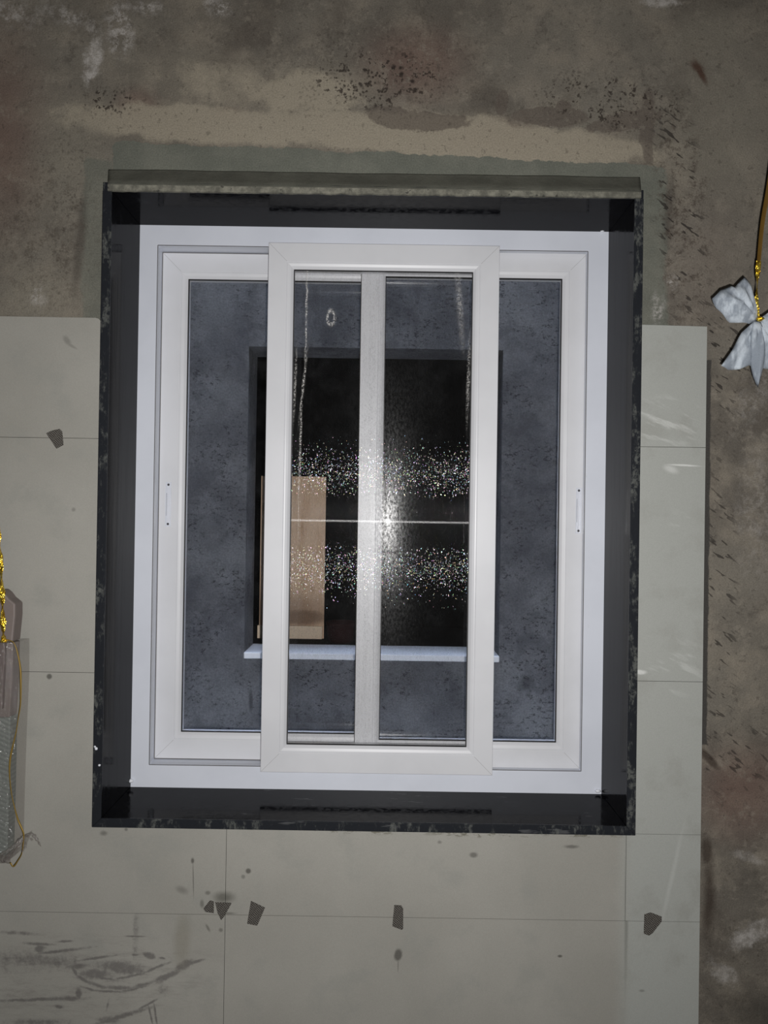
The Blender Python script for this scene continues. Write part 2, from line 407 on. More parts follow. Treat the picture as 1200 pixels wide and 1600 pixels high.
    n.col(n.mulc(c, n.ramp(n.noise(420, 2, .6), .3, .7, .95, 1.05, False)))
    n.bump(n.noise(300, 3, .6), .12, .001)
    return n.m

def mat_grout():
    n = NM('tile_joint_mortar', .9, .2); n.col((92, 90, 85)); return n.m

def mat_granite():
    n = NM('polished_black_granite', .07, .5)
    n.p.inputs['IOR'].default_value = 1.115
    sp = n.N.new('ShaderNodeSeparateXYZ'); n.L.new(n.tc, sp.inputs[0])
    front = n.ramp(sp.outputs[1], 1.956, 1.953)
    c = n.mix(n.ramp(n.noise(180, 4, .7), .5, .8), (9, 9, 12), (18, 19, 23))
    c = n.mix(front, c, (36, 38, 42))
    dust = n.mul(n.ramp(n.noise(18, 6, .7, off=4), .5, .75), .35)
    c = n.mix(dust, c, (40, 41, 46))
    scr = n.mul(n.ramp(n.noise(30, 3, .6, stretch=(.3, 1, 2), off=8), .64, .72), n.ramp(sp.outputs[2], .84, .82))
    c = n.mix(n.mul(scr, .5), c, (96, 97, 98))
    sm = n.mul(front, n.ramp(n.noise(26, 6, .75, off=1, stretch=(1,1,.4)), .50, .62))
    sm = n.mul(sm, n.ramp(n.noise(85, 5, .8, off=19), .40, .56))
    c = n.mix(n.mul(sm, .85), c, (92, 94, 91))
    c = n.mix(n.mul(front, n.ramp(n.noise(120, 3, .7, off=1), .74, .78)), c, (120, 121, 118))
    n.col(c)
    r = n.math('ADD', n.mul(n.ramp(n.noise(12, 4, .7, stretch=(5, 5, .25), off=6), .42, .62), .13), .08)
    n.set(n.p.inputs['Roughness'], n.math('MAXIMUM', r, n.mul(front, .5)))
    n.bump(n.math('MULTIPLY', n.noise(40, 4, .7), front), .4, .004)
    return n.m

def mat_pvc(name, c0, rough=.38):
    n = NM(name, rough, .42)
    c = n.mix(n.ramp(n.noise(5, 4, .6), .35, .7), c0, tuple(v - 6 for v in c0))
    c = n.mix(n.mul(n.ramp(n.noise(30, 5, .75, stretch=(1, 1, 1)), .68, .76), .35), c, (165, 163, 160))
    n.col(c)
    return n.m

def flat(name, c, rough=.5, metal=0., spec=.5, bscale=0, bstr=.3):
    n = NM(name, rough, spec); n.p.inputs['Metallic'].default_value = metal
    n.col(n.mix(n.noise(60, 3, .6), c, tuple(max(0, v - 10) for v in c)))
    if bscale: n.bump(n.noise(bscale, 3, .6), bstr, .002)
    return n.m

def mat_glass():
    n = NM('window_glass')
    tr = n.N.new('ShaderNodeBsdfTransparent'); tr.inputs[0].default_value = (.993, .996, .997, 1)
    gl = n.N.new('ShaderNodeBsdfGlossy'); gl.inputs['Roughness'].default_value = .006
    fr = n.N.new('ShaderNodeFresnel'); fr.inputs[0].default_value = 1.45
    mx = n.N.new('ShaderNodeMixShader')
    n.L.new(fr.outputs[0], mx.inputs[0]); n.L.new(tr.outputs[0], mx.inputs[1]); n.L.new(gl.outputs[0], mx.inputs[2])
    # thin film of site dust
    df = n.N.new('ShaderNodeBsdfDiffuse'); df.inputs[0].default_value = (.55, .56, .58, 1)
    m2 = n.N.new('ShaderNodeMixShader')
    n.L.new(n.ramp(n.noise(14, 6, .75), .4, .9, .002, .018), m2.inputs[0])
    n.L.new(mx.outputs[0], m2.inputs[1]); n.L.new(df.outputs[0], m2.inputs[2])
    n.L.new(m2.outputs[0], n.out.inputs[0])
    return n.m

def mat_weave():
    """woven screen: fine dark threads with a bright coat, see-through between; the crimp of the weave tilts the facets up and down"""
    n = NM('insect_screen_weave')
    sp = n.N.new('ShaderNodeSeparateXYZ'); n.L.new(n.tc, sp.inputs[0])
    ph = n.noise(260, 1, .5)
    sg = n.ramp(ph, .49, .51, -1., 1., False)
    amp = n.ramp(n.noise(200, 2, .6, stretch=(1, 1, .6), off=2), .26, .62, .114, .036, False)
    cb = n.N.new('ShaderNodeCombineXYZ'); n.L.new(n.math('MULTIPLY', sg, amp), cb.inputs[2]); cb.inputs[1].default_value = -1
    nn = n.vmath('NORMALIZE', cb.outputs[0])
    tg = n.N.new('ShaderNodeCombineXYZ'); tg.inputs[2].default_value = 1
    gl = n.N.new('ShaderNodeBsdfAnisotropic'); gl.inputs['Roughness'].default_value = .24
    gl.inputs['Anisotropy'].default_value = .97
    n.L.new(nn, gl.inputs['Normal']); n.L.new(tg.outputs[0], gl.inputs['Tangent'])
    w = n.noise(330, 1, .6, color=True)
    hs = n.N.new('ShaderNodeHueSaturation'); n.L.new(w, hs.inputs['Color']); hs.inputs['Saturation'].default_value = 1.5
    n.L.new(hs.outputs[0], gl.inputs['Color'])
    spk = n.math('POWER', n.ramp(n.noise(420, 2, .75, stretch=(1, 1, .5), off=3), .30, .72, 0., 1., False), 2.0)
    strk = n.ramp(n.noise(46, 3, .7, stretch=(3, 1, .08), off=5), .3, .7, .35, 1.)
    drip = n.mx(n.poly([(479, 430), (478, 560), (470, 640), (468, 760)], 1.3, 2.17), n.mul(n.poly([(462, 560), (460, 640)], 1.6, 2.17), .7),
                n.mul(n.poly([(714, 430), (722, 520)], 4, 2.17), .5), n.mul(n.poly([(733, 540), (731, 640)], 2, 2.17), .6))
    ringm = n.mul(n.ell(517, 496, 7, 13, 0, .35, .004, 90, y=2.17), n.ramp(n.ell(517, 496, 4, 8, 0, .4, .004, 90, y=2.17), 1, 0))
    dirt = n.mul(n.mx(drip, ringm), n.ramp(n.noise(260, 3, .8, off=8), .42, .62))
    df = n.N.new('ShaderNodeBsdfDiffuse'); df.inputs[0].default_value = (.03, .03, .03, 1)
    tr = n.N.new('ShaderNodeBsdfTransparent')
    thread = n.math('MULTIPLY', n.math('MULTIPLY', spk, strk), SHEEN)
    m0 = n.N.new('ShaderNodeMixShader'); m0.inputs[0].default_value = .055
    n.L.new(tr.outputs[0], m0.inputs[1]); n.L.new(df.outputs[0], m0.inputs[2])
    m1 = n.N.new('ShaderNodeMixShader'); n.L.new(thread, m1.inputs[0])
    n.L.new(m0.outputs[0], m1.inputs[1]); n.L.new(gl.outputs[0], m1.inputs[2])
    # thread roundness: a thin line of glints level with any lamp, and a soft bloom of fine dust round its reflection
    c3 = n.N.new('ShaderNodeCombineXYZ'); c3.inputs[1].default_value = -1
    n.L.new(n.ramp(n.noise(800, 0, .5), .25, .75, -.13, .13, False), c3.inputs[0])
    g3 = n.N.new('ShaderNodeBsdfAnisotropic'); g3.inputs['Roughness'].default_value = .085; g3.inputs['Anisotropy'].default_value = .97
    n.L.new(n.vmath('NORMALIZE', c3.outputs[0]), g3.inputs['Normal']); n.L.new(tg.outputs[0], g3.inputs['Tangent'])
    m3 = n.N.new('ShaderNodeMixShader'); m3.inputs[0].default_value = .0007
    n.L.new(m1.outputs[0], m3.inputs[1]); n.L.new(g3.outputs[0], m3.inputs[2])
    g4 = n.N.new('ShaderNodeBsdfAnisotropic'); g4.inputs['Roughness'].default_value = .17; g4.inputs['Anisotropy'].default_value = .5
    n.L.new(tg.outputs[0], g4.inputs['Tangent'])
    tv = n.N.new('ShaderNodeCombineXYZ'); tv.inputs[0].default_value = 1; n.L.new(tv.outputs[0], g4.inputs['Tangent'])
    m4 = n.N.new('ShaderNodeMixShader'); n.L.new(n.ramp(n.noise(170, 4, .8, stretch=(1, 1, .5), off=9), 0.35, .75, .0006, .009), m4.inputs[0])
    n.L.new(m3.outputs[0], m4.inputs[1]); n.L.new(g4.outputs[0], m4.inputs[2])
    m1 = m4
    dd = n.N.new('ShaderNodeBsdfDiffuse'); dd.inputs[0].default_value = (.8, .78, .75, 1)
    m2 = n.N.new('ShaderNodeMixShader'); n.L.new(n.math('MULTIPLY', dirt, .8), m2.inputs[0])
    n.L.new(m1.outputs[0], m2.inputs[1]); n.L.new(dd.outputs[0], m2.inputs[2])
    n.L.new(m2.outputs[0], n.out.inputs[0])
    return n.m
SHEEN = .24

def mat_wire():
    n = NM('drawn_screen_wire')
    gl = n.N.new('ShaderNodeBsdfGlossy'); gl.inputs['Roughness'].default_value = .04; gl.inputs['Color'].default_value = (.8, .8, .8, 1)
    df = n.N.new('ShaderNodeBsdfDiffuse'); df.inputs[0].default_value = (.02, .02, .02, 1)
    ms = n.N.new('ShaderNodeMixShader'); ms.inputs[0].default_value = .35
    n.L.new(df.outputs[0], ms.inputs[1]); n.L.new(gl.outputs[0], ms.inputs[2]); n.L.new(ms.outputs[0], n.out.inputs[0])
    return n.m

def mat_outer():
    n = NM('grey_render_outside', .9, .2)
    c = n.mix(n.ramp(n.noise(3, 6, .65), .35, .68), (116, 116, 118), (150, 150, 151))
    c = n.mix(n.mul(n.ramp(n.noise(30, 5, .75, stretch=(1, 1, 1.6), off=5), .6, .68), .5), c, (80, 80, 82))
    c = n.mulc(c, n.ramp(n.noise(130, 5, .8), .3, .7, .68, 1.32, False))
    c = n.mix(n.mul(n.mx(n.ell(823, 1068, 11, 11, 0, .7, .03, y=3.0), n.ell(392, 1095, 3, 16, 0, .5, .01, y=3.0), n.mul(n.ell(520, 1085, 18, 12, 0, .8, .05, y=3.0), .5)), .65), c, (66, 66, 68))
    n.col(c)
    pit_shade = n.ramp(n.noise(75, 5, .75, stretch=(.8, 1, 1.3), off=51), .545, .60)  # shade inside the pits of the render, put into the colour
    c = n.mix(n.mul(pit_shade, n.ramp(n.noise(7, 3, .6, off=53), .42, .6), .75), c, (52, 52, 54)); n.col(c)
    c = n.mix(n.mul(n.ramp(n.noise(5, 5, .7, off=57), .48, .62), .45), c, (84, 84, 88)); n.col(c)
    n.bump(n.math('ADD', n.noise(34, 8, .8), n.math('MULTIPLY', n.noise(12, 3, .6, stretch=(1, 1, 3)), .8)), 1., .03)
    return n.m

def mat_board():
    n = NM('packing_board', .8, .2)
    Y = 3.4
    c = n.mix(n.ramp(n.noise(7, 5, .6, stretch=(2.5, 1, .5)), .35, .7), (252, 222, 194), (240, 204, 172))
    c = n.mix(n.mul(n.ramp(n.noise(40, 4, .7, stretch=(1, 1, .3)), .55, .75), .5), c, (158, 122, 96))
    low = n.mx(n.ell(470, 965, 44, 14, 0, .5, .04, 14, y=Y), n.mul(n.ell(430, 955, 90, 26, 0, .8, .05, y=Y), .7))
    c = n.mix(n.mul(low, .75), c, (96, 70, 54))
    n.col(c)
    return n.m

def mat_scrap():
    n = NM('fibre_mesh_scrap', .8, .3)
    v = n.voro(210, .15, stretch=(1, .01, 1.15))
    rot = n.N.new('ShaderNodeMapping'); n.L.new(n.tc, rot.inputs[0]); rot.inputs['Rotation'].default_value = (0, math.radians(38), 0)
    rot.inputs['Scale'].default_value = (1, .01, 1.2); n.L.new(rot.outputs[0], v.inputs['Vector'])
    c = n.mix(n.ramp(v.outputs['Distance'], .34, .16), (64, 60, 56), (140, 137, 130))
    n.col(c); n.bump(v.outputs['Distance'], .6, .002)
    return n.m

def mat_gold():
    n = NM('gold_foil_ribbon', .28, .6); n.p.inputs['Metallic'].default_value = .9
    c = n.mix(n.ramp(n.noise(160, 2, .6), .4, .62), (196, 150, 28), (255, 226, 96))
    n.col(c); n.bump(n.noise(150, 2, .6, stretch=(1, 1, .6)), .9, .006)
    return n.m

def mat_organza():
    n = NM('white_organza', .7, .2)
    tr = n.N.new('ShaderNodeBsdfTransparent')
    tl = n.N.new('ShaderNodeBsdfTranslucent'); tl.inputs[0].default_value = (.62, .68, .74, 1)
    df = n.N.new('ShaderNodeBsdfDiffuse')
    c = n.mix(n.ramp(n.noise(26, 3, .6, stretch=(1.6, 1, .6)), .4, .62), (150, 158, 168), (206, 214, 222))
    c = n.mulc(c, n.ramp(n.noise(600, 2, .6), .3, .7, .88, 1.1, False))
    n.L.new(c, df.inputs[0])
    a = n.N.new('ShaderNodeMixShader'); a.inputs[0].default_value = .2
    n.L.new(df.outputs[0], a.inputs[1]); n.L.new(tl.outputs[0], a.inputs[2])
    b = n.N.new('ShaderNodeMixShader'); b.inputs[0].default_value = .22
    n.L.new(a.outputs[0], b.inputs[1]); n.L.new(tr.outputs[0], b.inputs[2])
    n.L.new(b.outputs[0], n.out.inputs[0])
    return n.m

def mat_plastic():
    n = NM('clear_plastic_film')
    tr = n.N.new('ShaderNodeBsdfTransparent'); tr.inputs[0].default_value = (.92, .91, .9, 1)
    gl = n.N.new('ShaderNodeBsdfGlossy'); gl.inputs['Roughness'].default_value = .12
    df = n.N.new('ShaderNodeBsdfDiffuse'); df.inputs[0].default_value = (.50, .47, .45, 1)
    bp = n.N.new('ShaderNodeBump'); bp.inputs['Strength'].default_value = 1; bp.inputs['Distance'].default_value = .006
    n.L.new(n.noise(90, 3, .7), bp.inputs['Height']); n.L.new(bp.outputs[0], gl.inputs['Normal'])
    a = n.N.new('ShaderNodeMixShader'); a.inputs[0].default_value = .12
    n.L.new(tr.outputs[0], a.inputs[1]); n.L.new(gl.outputs[0], a.inputs[2])
    b = n.N.new('ShaderNodeMixShader'); b.inputs[0].default_value = .10
    n.L.new(a.outputs[0], b.inputs[1]); n.L.new(df.outputs[0], b.inputs[2])
    n.L.new(b.outputs[0], n.out.inputs[0])
    return n.m

def mat_stripes():
    n = NM('striped_grey_green_card', .6, .3)
    w = n.N.new('ShaderNodeTexWave'); mp = n.N.new('ShaderNodeMapping'); n.L.new(n.tc, mp.inputs[0])
    mp.inputs['Rotation'].default_value = (0, math.radians(-24), 0); n.L.new(mp.outputs[0], w.inputs[0])
    w.bands_direction = 'Z'; w.inputs['Scale'].default_value = 30; w.inputs['Distortion'].default_value = 1.5
    n.col(n.mix(w.outputs['Fac'], (108, 116, 112), (126, 134, 130)))
    return n.m

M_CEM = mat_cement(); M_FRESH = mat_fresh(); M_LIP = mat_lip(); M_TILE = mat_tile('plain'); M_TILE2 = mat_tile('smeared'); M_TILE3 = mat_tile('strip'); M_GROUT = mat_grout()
M_GRAN = mat_granite(); M_GLASS = mat_glass(); M_OUT = mat_outer()
M_FRAME = mat_pvc('white_upvc_cool', (214, 218, 228)); M_SASH = mat_pvc('white_upvc_sash', (214, 215, 219))
M_GASKET = flat('black_rubber_gasket', (14, 14, 17), .5)
M_SCREW = flat('grey_screw_head', (70, 70, 74), .4, .6)
M_PLATE = flat('latch_plate_white', (214, 217, 226), .22)
M_JOINT = flat('weld_line_grey', (176, 176, 178), .5); M_SEAL = flat('white_sealant', (226, 229, 236), .5, bscale=90)
M_ROOM = flat('dull_room_plaster', (92, 88, 82), .9)
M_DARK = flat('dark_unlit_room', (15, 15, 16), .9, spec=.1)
M_MARBLE = flat('pale_stone_sill', (225, 226, 228), .6, bscale=60)
M_POT = flat('dark_red_clay', (44, 20, 19), .8, spec=.1)
M_BOARD = mat_board(); M_BATTEN = flat('raw_pine', (253, 230, 204), .7)
M_DULL = flat('dull_brown_gold', (104, 78, 30), .5, .3); M_CORD = flat('dull_gold_cord', (150, 124, 58), .45, .35); M_SCRAP = mat_scrap(); M_GOLD = mat_gold(); M_ORG = mat_organza(); M_FILM = mat_plastic(); M_STRIPE = mat_stripes()
M_MAUVE = flat('mauve_grey_card', (122, 112, 108), .6)
M_WEAVE = mat_weave(); M_WIRE = mat_wire()

# ------------------------------------------------------------------ the room
YW, YT, YG, YO = 2.0, 1.985, 1.95, 2.34          # cement face, tile face, granite face, outer face of the wall
GX0, GX1, GZ0, GZ1 = -.707, .625, CAMZ - .7755, CAMZ + .8186    # clear opening between granite slabs
GT = .023                                         # slab thickness
HX0, HX1, HZ0, HZ1 = GX0 - GT, GX1 + GT, GZ0 - GT, GZ1 + GT
RX0, RX1, RY0, RZ1 = -2.1, 2.1, -1.7, 3.15

bm = bmesh.new()      # front wall with the window hole
box(bm, RX0, HX0, YW, YO, 0, RZ1); box(bm, HX1, RX1, YW, YO, 0, RZ1)
box(bm, HX0, HX1, YW, YO, 0, HZ0); box(bm, HX0, HX1, YW, YO, HZ1, RZ1)
bmesh.ops.remove_doubles(bm, verts=bm.verts, dist=1e-5)
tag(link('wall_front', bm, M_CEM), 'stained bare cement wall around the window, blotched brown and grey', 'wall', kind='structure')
def shell(name, x0, x1, y0, y1, z0, z1, mat, label, cat):
    b = bmesh.new(); box(b, x0, x1, y0, y1, z0, z1)
    return tag(link(name, b, mat), label, cat, kind='structure')
shell('wall_left', RX0 - .15, RX0, RY0, YO, 0, RZ1, M_ROOM, 'left side wall of the room, outside the photo', 'wall')
shell('wall_right', RX1, RX1 + .15, RY0, YO, 0, RZ1, M_ROOM, 'right side wall of the room, outside the photo', 'wall')
shell('wall_back', RX0 - .15, RX1 + .15, RY0 - .15, RY0, 0, RZ1, M_ROOM, 'wall behind the photographer', 'wall')
shell('floor', RX0 - .15, RX1 + .15, RY0 - .15, YO, -.12, 0, M_ROOM, 'room floor below the photo', 'floor')
shell('ceiling', RX0 - .15, RX1 + .15, RY0 - .15, YO, RZ1, RZ1 + .12, M_ROOM, 'room ceiling above the photo', 'ceiling')

# tiles: one cladding, matt plates over a mortar bed
JX, EX = -.395, .8275
rows = [2.1045, 1.7908, 1.1858, .568, 0.0]
g = .0006
bm = bmesh.new()
def plate(pts, mi=0): prism(bm, pts, YT, YT + .009, mi)
L0 = RX0
# top left row with the knocked-off corner
plate([(L0, rows[1] + g), (HX0, rows[1] + g), (HX0, 2.090), (HX0 - .004, 2.0895), (HX0 - .010, 2.0915), (HX0 - .0135, 2.097), (HX0 - .018, 2.1015), (HX0 - .026, 2.1035), (L0, 2.1055)])
plate([(HX1, rows[1] + g), (EX, rows[1] + g), (EX, 2.1043), (HX1, 2.1068)], 2)
plate([(L0, rows[2] + g), (HX0, rows[2] + g), (HX0, rows[1] - g), (L0, rows[1] - g)])
plate([(HX1, rows[2] + g), (EX, rows[2] + g), (EX, rows[1] - g), (HX1, rows[1] - g)], 2)
plate([(L0, rows[3] + g), (JX - g, rows[3] + g), (JX - g, HZ0), (HX0, HZ0), (HX0, rows[2] - g), (L0, rows[2] - g)])
SX = .636
plate([(JX + g, rows[3] + g), (SX - g, rows[3] + g), (SX - g, HZ0), (JX + g, HZ0)])
plate([(SX + g * .6, rows[3] + g), (EX, rows[3] + g), (EX, .7915), (SX + g * .6, .7915)], 2)
plate([(HX1, .7925), (EX, .7925), (EX, rows[2] - g), (HX1, rows[2] - g)], 2)
plate([(L0, .0), (JX - g, 0), (JX - g, rows[3] - g), (L0, rows[3] - g)], 3)
plate([(JX + g, 0), (EX, 0), (EX, rows[3] - g), (JX + g, rows[3] - g)])
# mortar bed behind
e = .004
box(bm, L0, HX0, YT + .009, YW, 0, 2.098 - e, 1); box(bm, HX1, EX - e, YT + .009, YW, 0, 2.10, 1)
box(bm, HX0, HX1, YT + .009, YW, 0, HZ0, 1)
o = link('wall_tiling', bm, [M_TILE, M_GROUT, M_TILE3, M_TILE2])
tag(o, 'pale grey matt wall tiles with thin joints around and below the window', 'wall tiles', kind='structure')

# granite lining of the opening
def slab(name, pts_or_box, label):
    b = bmesh.new()
    if len(pts_or_box) == 6: box(b, *pts_or_box)
    else: prism(b, pts_or_box, YG, YO)
    return tag(link(name, b, M_GRAN, bevel=.0012), label, 'window surround', kind='structure')
jl = slab('trim_1', [(HX0, HZ0), (GX0, GZ0), (GX0, GZ1), (HX0, GZ1)], 'polished black granite jamb lining the left side of the window opening')
slab('trim_2', [(GX1, GZ0), (HX1, HZ0), (HX1, GZ1), (GX1, GZ1)], 'polished black granite jamb lining the right side of the window opening')
sl = slab('trim_3', [(HX0, HZ0), (HX1, HZ0), (GX1, GZ0), (GX0, GZ0)], 'black granite sill slab under the white window, scuffed with dust')
slab('trim_4', (HX0, HX1, YG + .002, YO, GZ1, HZ1), 'black granite slab lining the head of the window opening')
for (px, py, r, s) in ((150, 1170, .0045, 1), (155, 1196, .0036, 2), (148, 1167, .003, 3)):
    x, z = at(px, py, 1.948); b = bmesh.new(); blob(b, (x, 1.949, z), r, (1, .6, 1), s, 1)
    tag(link('plaster_speck', b, M_SEAL, parent=jl, smooth=True), 'white plaster speck')
# cement lip over the head slab, ragged lower edge, sloping back to the wall
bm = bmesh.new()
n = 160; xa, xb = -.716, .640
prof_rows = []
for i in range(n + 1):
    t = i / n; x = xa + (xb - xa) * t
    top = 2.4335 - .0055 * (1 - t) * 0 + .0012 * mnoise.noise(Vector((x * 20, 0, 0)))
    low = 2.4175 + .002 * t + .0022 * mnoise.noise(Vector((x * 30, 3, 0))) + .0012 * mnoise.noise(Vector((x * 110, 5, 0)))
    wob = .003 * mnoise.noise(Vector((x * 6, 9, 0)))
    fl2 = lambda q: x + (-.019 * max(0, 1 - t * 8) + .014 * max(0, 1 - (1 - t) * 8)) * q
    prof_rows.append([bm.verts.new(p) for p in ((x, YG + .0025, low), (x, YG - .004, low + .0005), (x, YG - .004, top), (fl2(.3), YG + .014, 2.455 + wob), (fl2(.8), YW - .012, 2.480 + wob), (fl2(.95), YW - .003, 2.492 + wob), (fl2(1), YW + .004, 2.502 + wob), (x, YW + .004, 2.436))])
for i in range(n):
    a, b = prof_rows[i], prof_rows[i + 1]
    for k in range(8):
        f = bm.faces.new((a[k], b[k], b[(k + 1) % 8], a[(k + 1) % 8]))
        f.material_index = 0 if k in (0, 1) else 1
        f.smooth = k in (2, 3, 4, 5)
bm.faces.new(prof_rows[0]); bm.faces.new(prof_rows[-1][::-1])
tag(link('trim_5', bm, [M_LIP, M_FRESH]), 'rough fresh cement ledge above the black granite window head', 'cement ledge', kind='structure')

# ------------------------------------------------------------------ the window
win = empty('window_1', (-.044, 2.177, GZ0))
tag(win, 'white plastic sliding window with two glass sashes and a narrow screen sash in front', 'window', kind='structure')
WX0, WX1, WZ0, WZ1 = GX0, GX1, GZ0, GZ1
FY = 2.177
fin, fb = .053, .041          # sight width of front ring / of the deeper tracks
bm = bmesh.new()
fi_l, fi_r = -.6565, .568
iz0, iz1 = .887, 2.363
def rect_ring(b, o_, i_, y0, y1, mi=0):
    ox0, ox1, oz0, oz1 = o_; ix0, ix1, jz0, jz1 = i_
    O = [(ox0, oz0), (ox1, oz0), (ox1, oz1), (ox0, oz1)]; I = [(ix0, jz0), (ix1, jz0), (ix1, jz1), (ix0, jz1)]
    vo0 = [b.verts.new((x, y0, z)) for x, z in O]; vi0 = [b.verts.new((x, y0, z)) for x, z in I]
    vo1 = [b.verts.new((x, y1, z)) for x, z in O]; vi1 = [b.verts.new((x, y1, z)) for x, z in I]
    for k in range(4):
        j = (k + 1) % 4
        for q in ((vo0[k], vo0[j], vi0[j], vi0[k]), (vo1[k], vi1[k], vi1[j], vo1[j]), (vo0[k], vo1[k], vo1[j], vo0[j]), (vi0[k], vi0[j], vi1[j], vi1[k])):
            b.faces.new(q).material_index = mi
OUT = (WX0 - .0005, WX1 + .0005, WZ0 - .0005, WZ1 + .0005)
rect_ring(bm, OUT, (fi_l, fi_r, iz0, iz1), FY, 2.204)
rect_ring(bm, OUT, (fi_l - .012, fi_r + .012, iz0 - .011, iz1 + .011), 2.204, 2.335)
link('window_frame', bm, M_FRAME, parent=win, bevel=.0011)

def sash(x0, x1, z0, z1, y0, depth, gx0, gx1, gz0, gz1, name, label):
    """mitred profile: outer flat, shallow groove, glazing bead sloping in to the pane"""
    b = bmesh.new()
    O = (x0, x1, z0, z1); G = (gx0, gx1, gz0, gz1)
    bead = .018
    def lerp(t): return tuple(O[i] + (G[i] - O[i]) * t for i in range(4))
    w = gx0 - x0; tb = 1 - bead / w
    steps = [(0., y0 + depth), (0., y0 + .0012), (.0012 / w, y0), (tb - .0016 / w, y0), (tb, y0 + .0012), (tb + .0012 / w, y0 + .0002),
             (tb + .25 * (1 - tb), y0 + .0006), (tb + .6 * (1 - tb), y0 + .003), (1 - .03, y0 + .0075), (1., y0 + .010), (1., y0 + depth)]
    loops = []
    for t, y in steps:
        R_ = lerp(t)
        loops.append([b.verts.new(p) for p in ((R_[0], y, R_[2]), (R_[1], y, R_[2]), (R_[1], y, R_[3]), (R_[0], y, R_[3]))])
    m = len(loops)
    for i in range(m):
        a, c = loops[i], loops[(i + 1) % m]
        for k in range(4):
            f = b.faces.new((a[k], a[(k + 1) % 4], c[(k + 1) % 4], c[k]))
    o = link(name, b, M_SASH, parent=win)
    o['label'] = label
    for (cx_, cz_, sx_, sz_) in ((x0, z0, 1, 1), (x1, z0, -1, 1), (x1, z1, -1, -1), (x0, z1, 1, -1)):
        L_ = w * tb - .001; h_ = .00035
        a_ = (cx_ + sx_ * .002, cz_ + sz_ * .002); d_ = (cx_ + sx_ * L_, cz_ + sz_ * (L_))
        q_ = [(a_[0] - sx_ * h_, a_[1] + sz_ * h_), (a_[0] + sx_ * h_, a_[1] - sz_ * h_), (d_[0] + sx_ * h_, d_[1] - sz_ * h_), (d_[0] - sx_ * h_, d_[1] + sz_ * h_)]
        jb = bmesh.new(); prism(jb, q_, y0 - .0002, y0 + .0005); link('corner_joint', jb, M_JOINT, parent=o)
    # gasket round the pane
    b = bmesh.new(); gy = y0 + .0095
    rect_ring(b, (gx0 + .0001, gx1 - .0001, gz0 + .0001, gz1 - .0001), (gx0 + .0024, gx1 - .0024, gz0 + .0024, gz1 - .0024), gy, gy + .006)
    link('gasket', b, M_GASKET, parent=o)
    return o, gy
def pane(o, gx0, gx1, gz0, gz1, y):
    b = bmesh.new(); box(b, gx0 + .001, gx1 - .001, y, y + .004, gz0 + .001, gz1 - .001)
    # only the outer skins matter, keep it a closed 4 mm sheet
    q = link('glass_pane', b, M_GLASS, parent=o)
    return q
def latch(o, cx, cz, yf):
    b = bmesh.new()
    box(b, cx - .0085, cx + .0085, yf - .0018, yf + .001, cz - .066, cz + .066, 0)
    box(b, cx - .0055, cx - .0045, yf - .0021, yf, cz - .034, cz + .034, 1)
    box(b, cx - .002, cx + .006, yf - .0034, yf, cz - .042, cz + .030, 0)
    for s in (-1, 1):
        c = bmesh.ops.create_cone(b, cap_ends=True, segments=14, radius1=.0038, radius2=.003, depth=.0016, matrix=Matrix.Translation((cx, yf - .0022, cz + s * .058)) @ Matrix.Rotation(math.radians(90), 4, 'X'))
        for v in c['verts']:
            for f in v.link_faces: f.material_index = 1
    q = link('latch', b, [M_PLATE, M_SCREW], parent=o, bevel=.0006)
    q['label'] = 'slim white latch plate with two grey screws'
ZG0, ZG1 = .954, 2.297
# rear track, left
o1, gy = sash(-.668, -.011, .877, 2.372, 2.268, .040, -.593, -.078, ZG0, ZG1, 'sliding_sash', 'left glass sash on the rear track')
pane(o1, -.593, -.078, ZG0, ZG1, gy + .007)
x, z = at(263, 788, 2.268); latch(o1, x, z, 2.268)
# middle track, right
o2, gy = sash(-.0775, .579, .877, 2.372, 2.216, .040, -.007, .506, ZG0, ZG1 + .001, 'sliding_sash', 'right glass sash on the middle track')
pane(o2, -.007, .506, ZG0, ZG1, gy + .007)
x, z = at(904, 798, 2.216); latch(o2, x, z, 2.216)
# front track: screen sash
SX0, SX1, SZ0, SZ1 = -.3375, .3135, .8785, 2.3675
HXa, HXb, HZa, HZb = -.2665, .2405, .954, 2.295
o3, gy = sash(SX0, SX1, SZ0, SZ1, 2.158, .018, HXa, HXb, HZa, HZb, 'screen_sash', 'narrow insect screen sash on the front track')
b = bmesh.new(); rect_ring(b, (SX0 + .02, SX1 - .02, iz0 + .001, iz1 - .001), (HXa, HXb, HZa, HZb), 2.1762, 2.198)
link('sash_runner', b, M_SASH, parent=o3)
# the woven screen with its heavier upright wires
ys = gy + .003
b = bmesh.new(); prism(b, [(HXa + .001, HZa + .001), (HXb - .001, HZa + .001), (HXb - .001, HZb - .001), (HXa + .001, HZb - .001)], ys, ys + .0002)
bmesh.ops.delete(b, geom=[f for f in b.faces if abs(f.calc_center_median().y - ys - .0002) < 1e-6], context='FACES_ONLY')
o4 = link('insect_mesh', b, M_WEAVE, parent=o3); o4['label'] = 'fine glittering insect mesh with dusty vertical drips'
bm = bmesh.new(); x = HXa + .002; r = .00009
while x < HXb - .002:
    tube(bm, [(x, ys + .0008, HZa + .001), (x, ys + .0008, HZb - .001)], r, 6); x += .0034
o5 = link('mesh_wires', bm, M_WIRE, parent=o3, smooth=True); o5['label'] = 'hair-thin upright wires of the insect mesh'
o5['kind'] = 'stuff'
M_GAP = flat('grey_gap_shade', (92, 90, 88), .8)  # grey strips stand in for the shadow gaps round frame and sashes
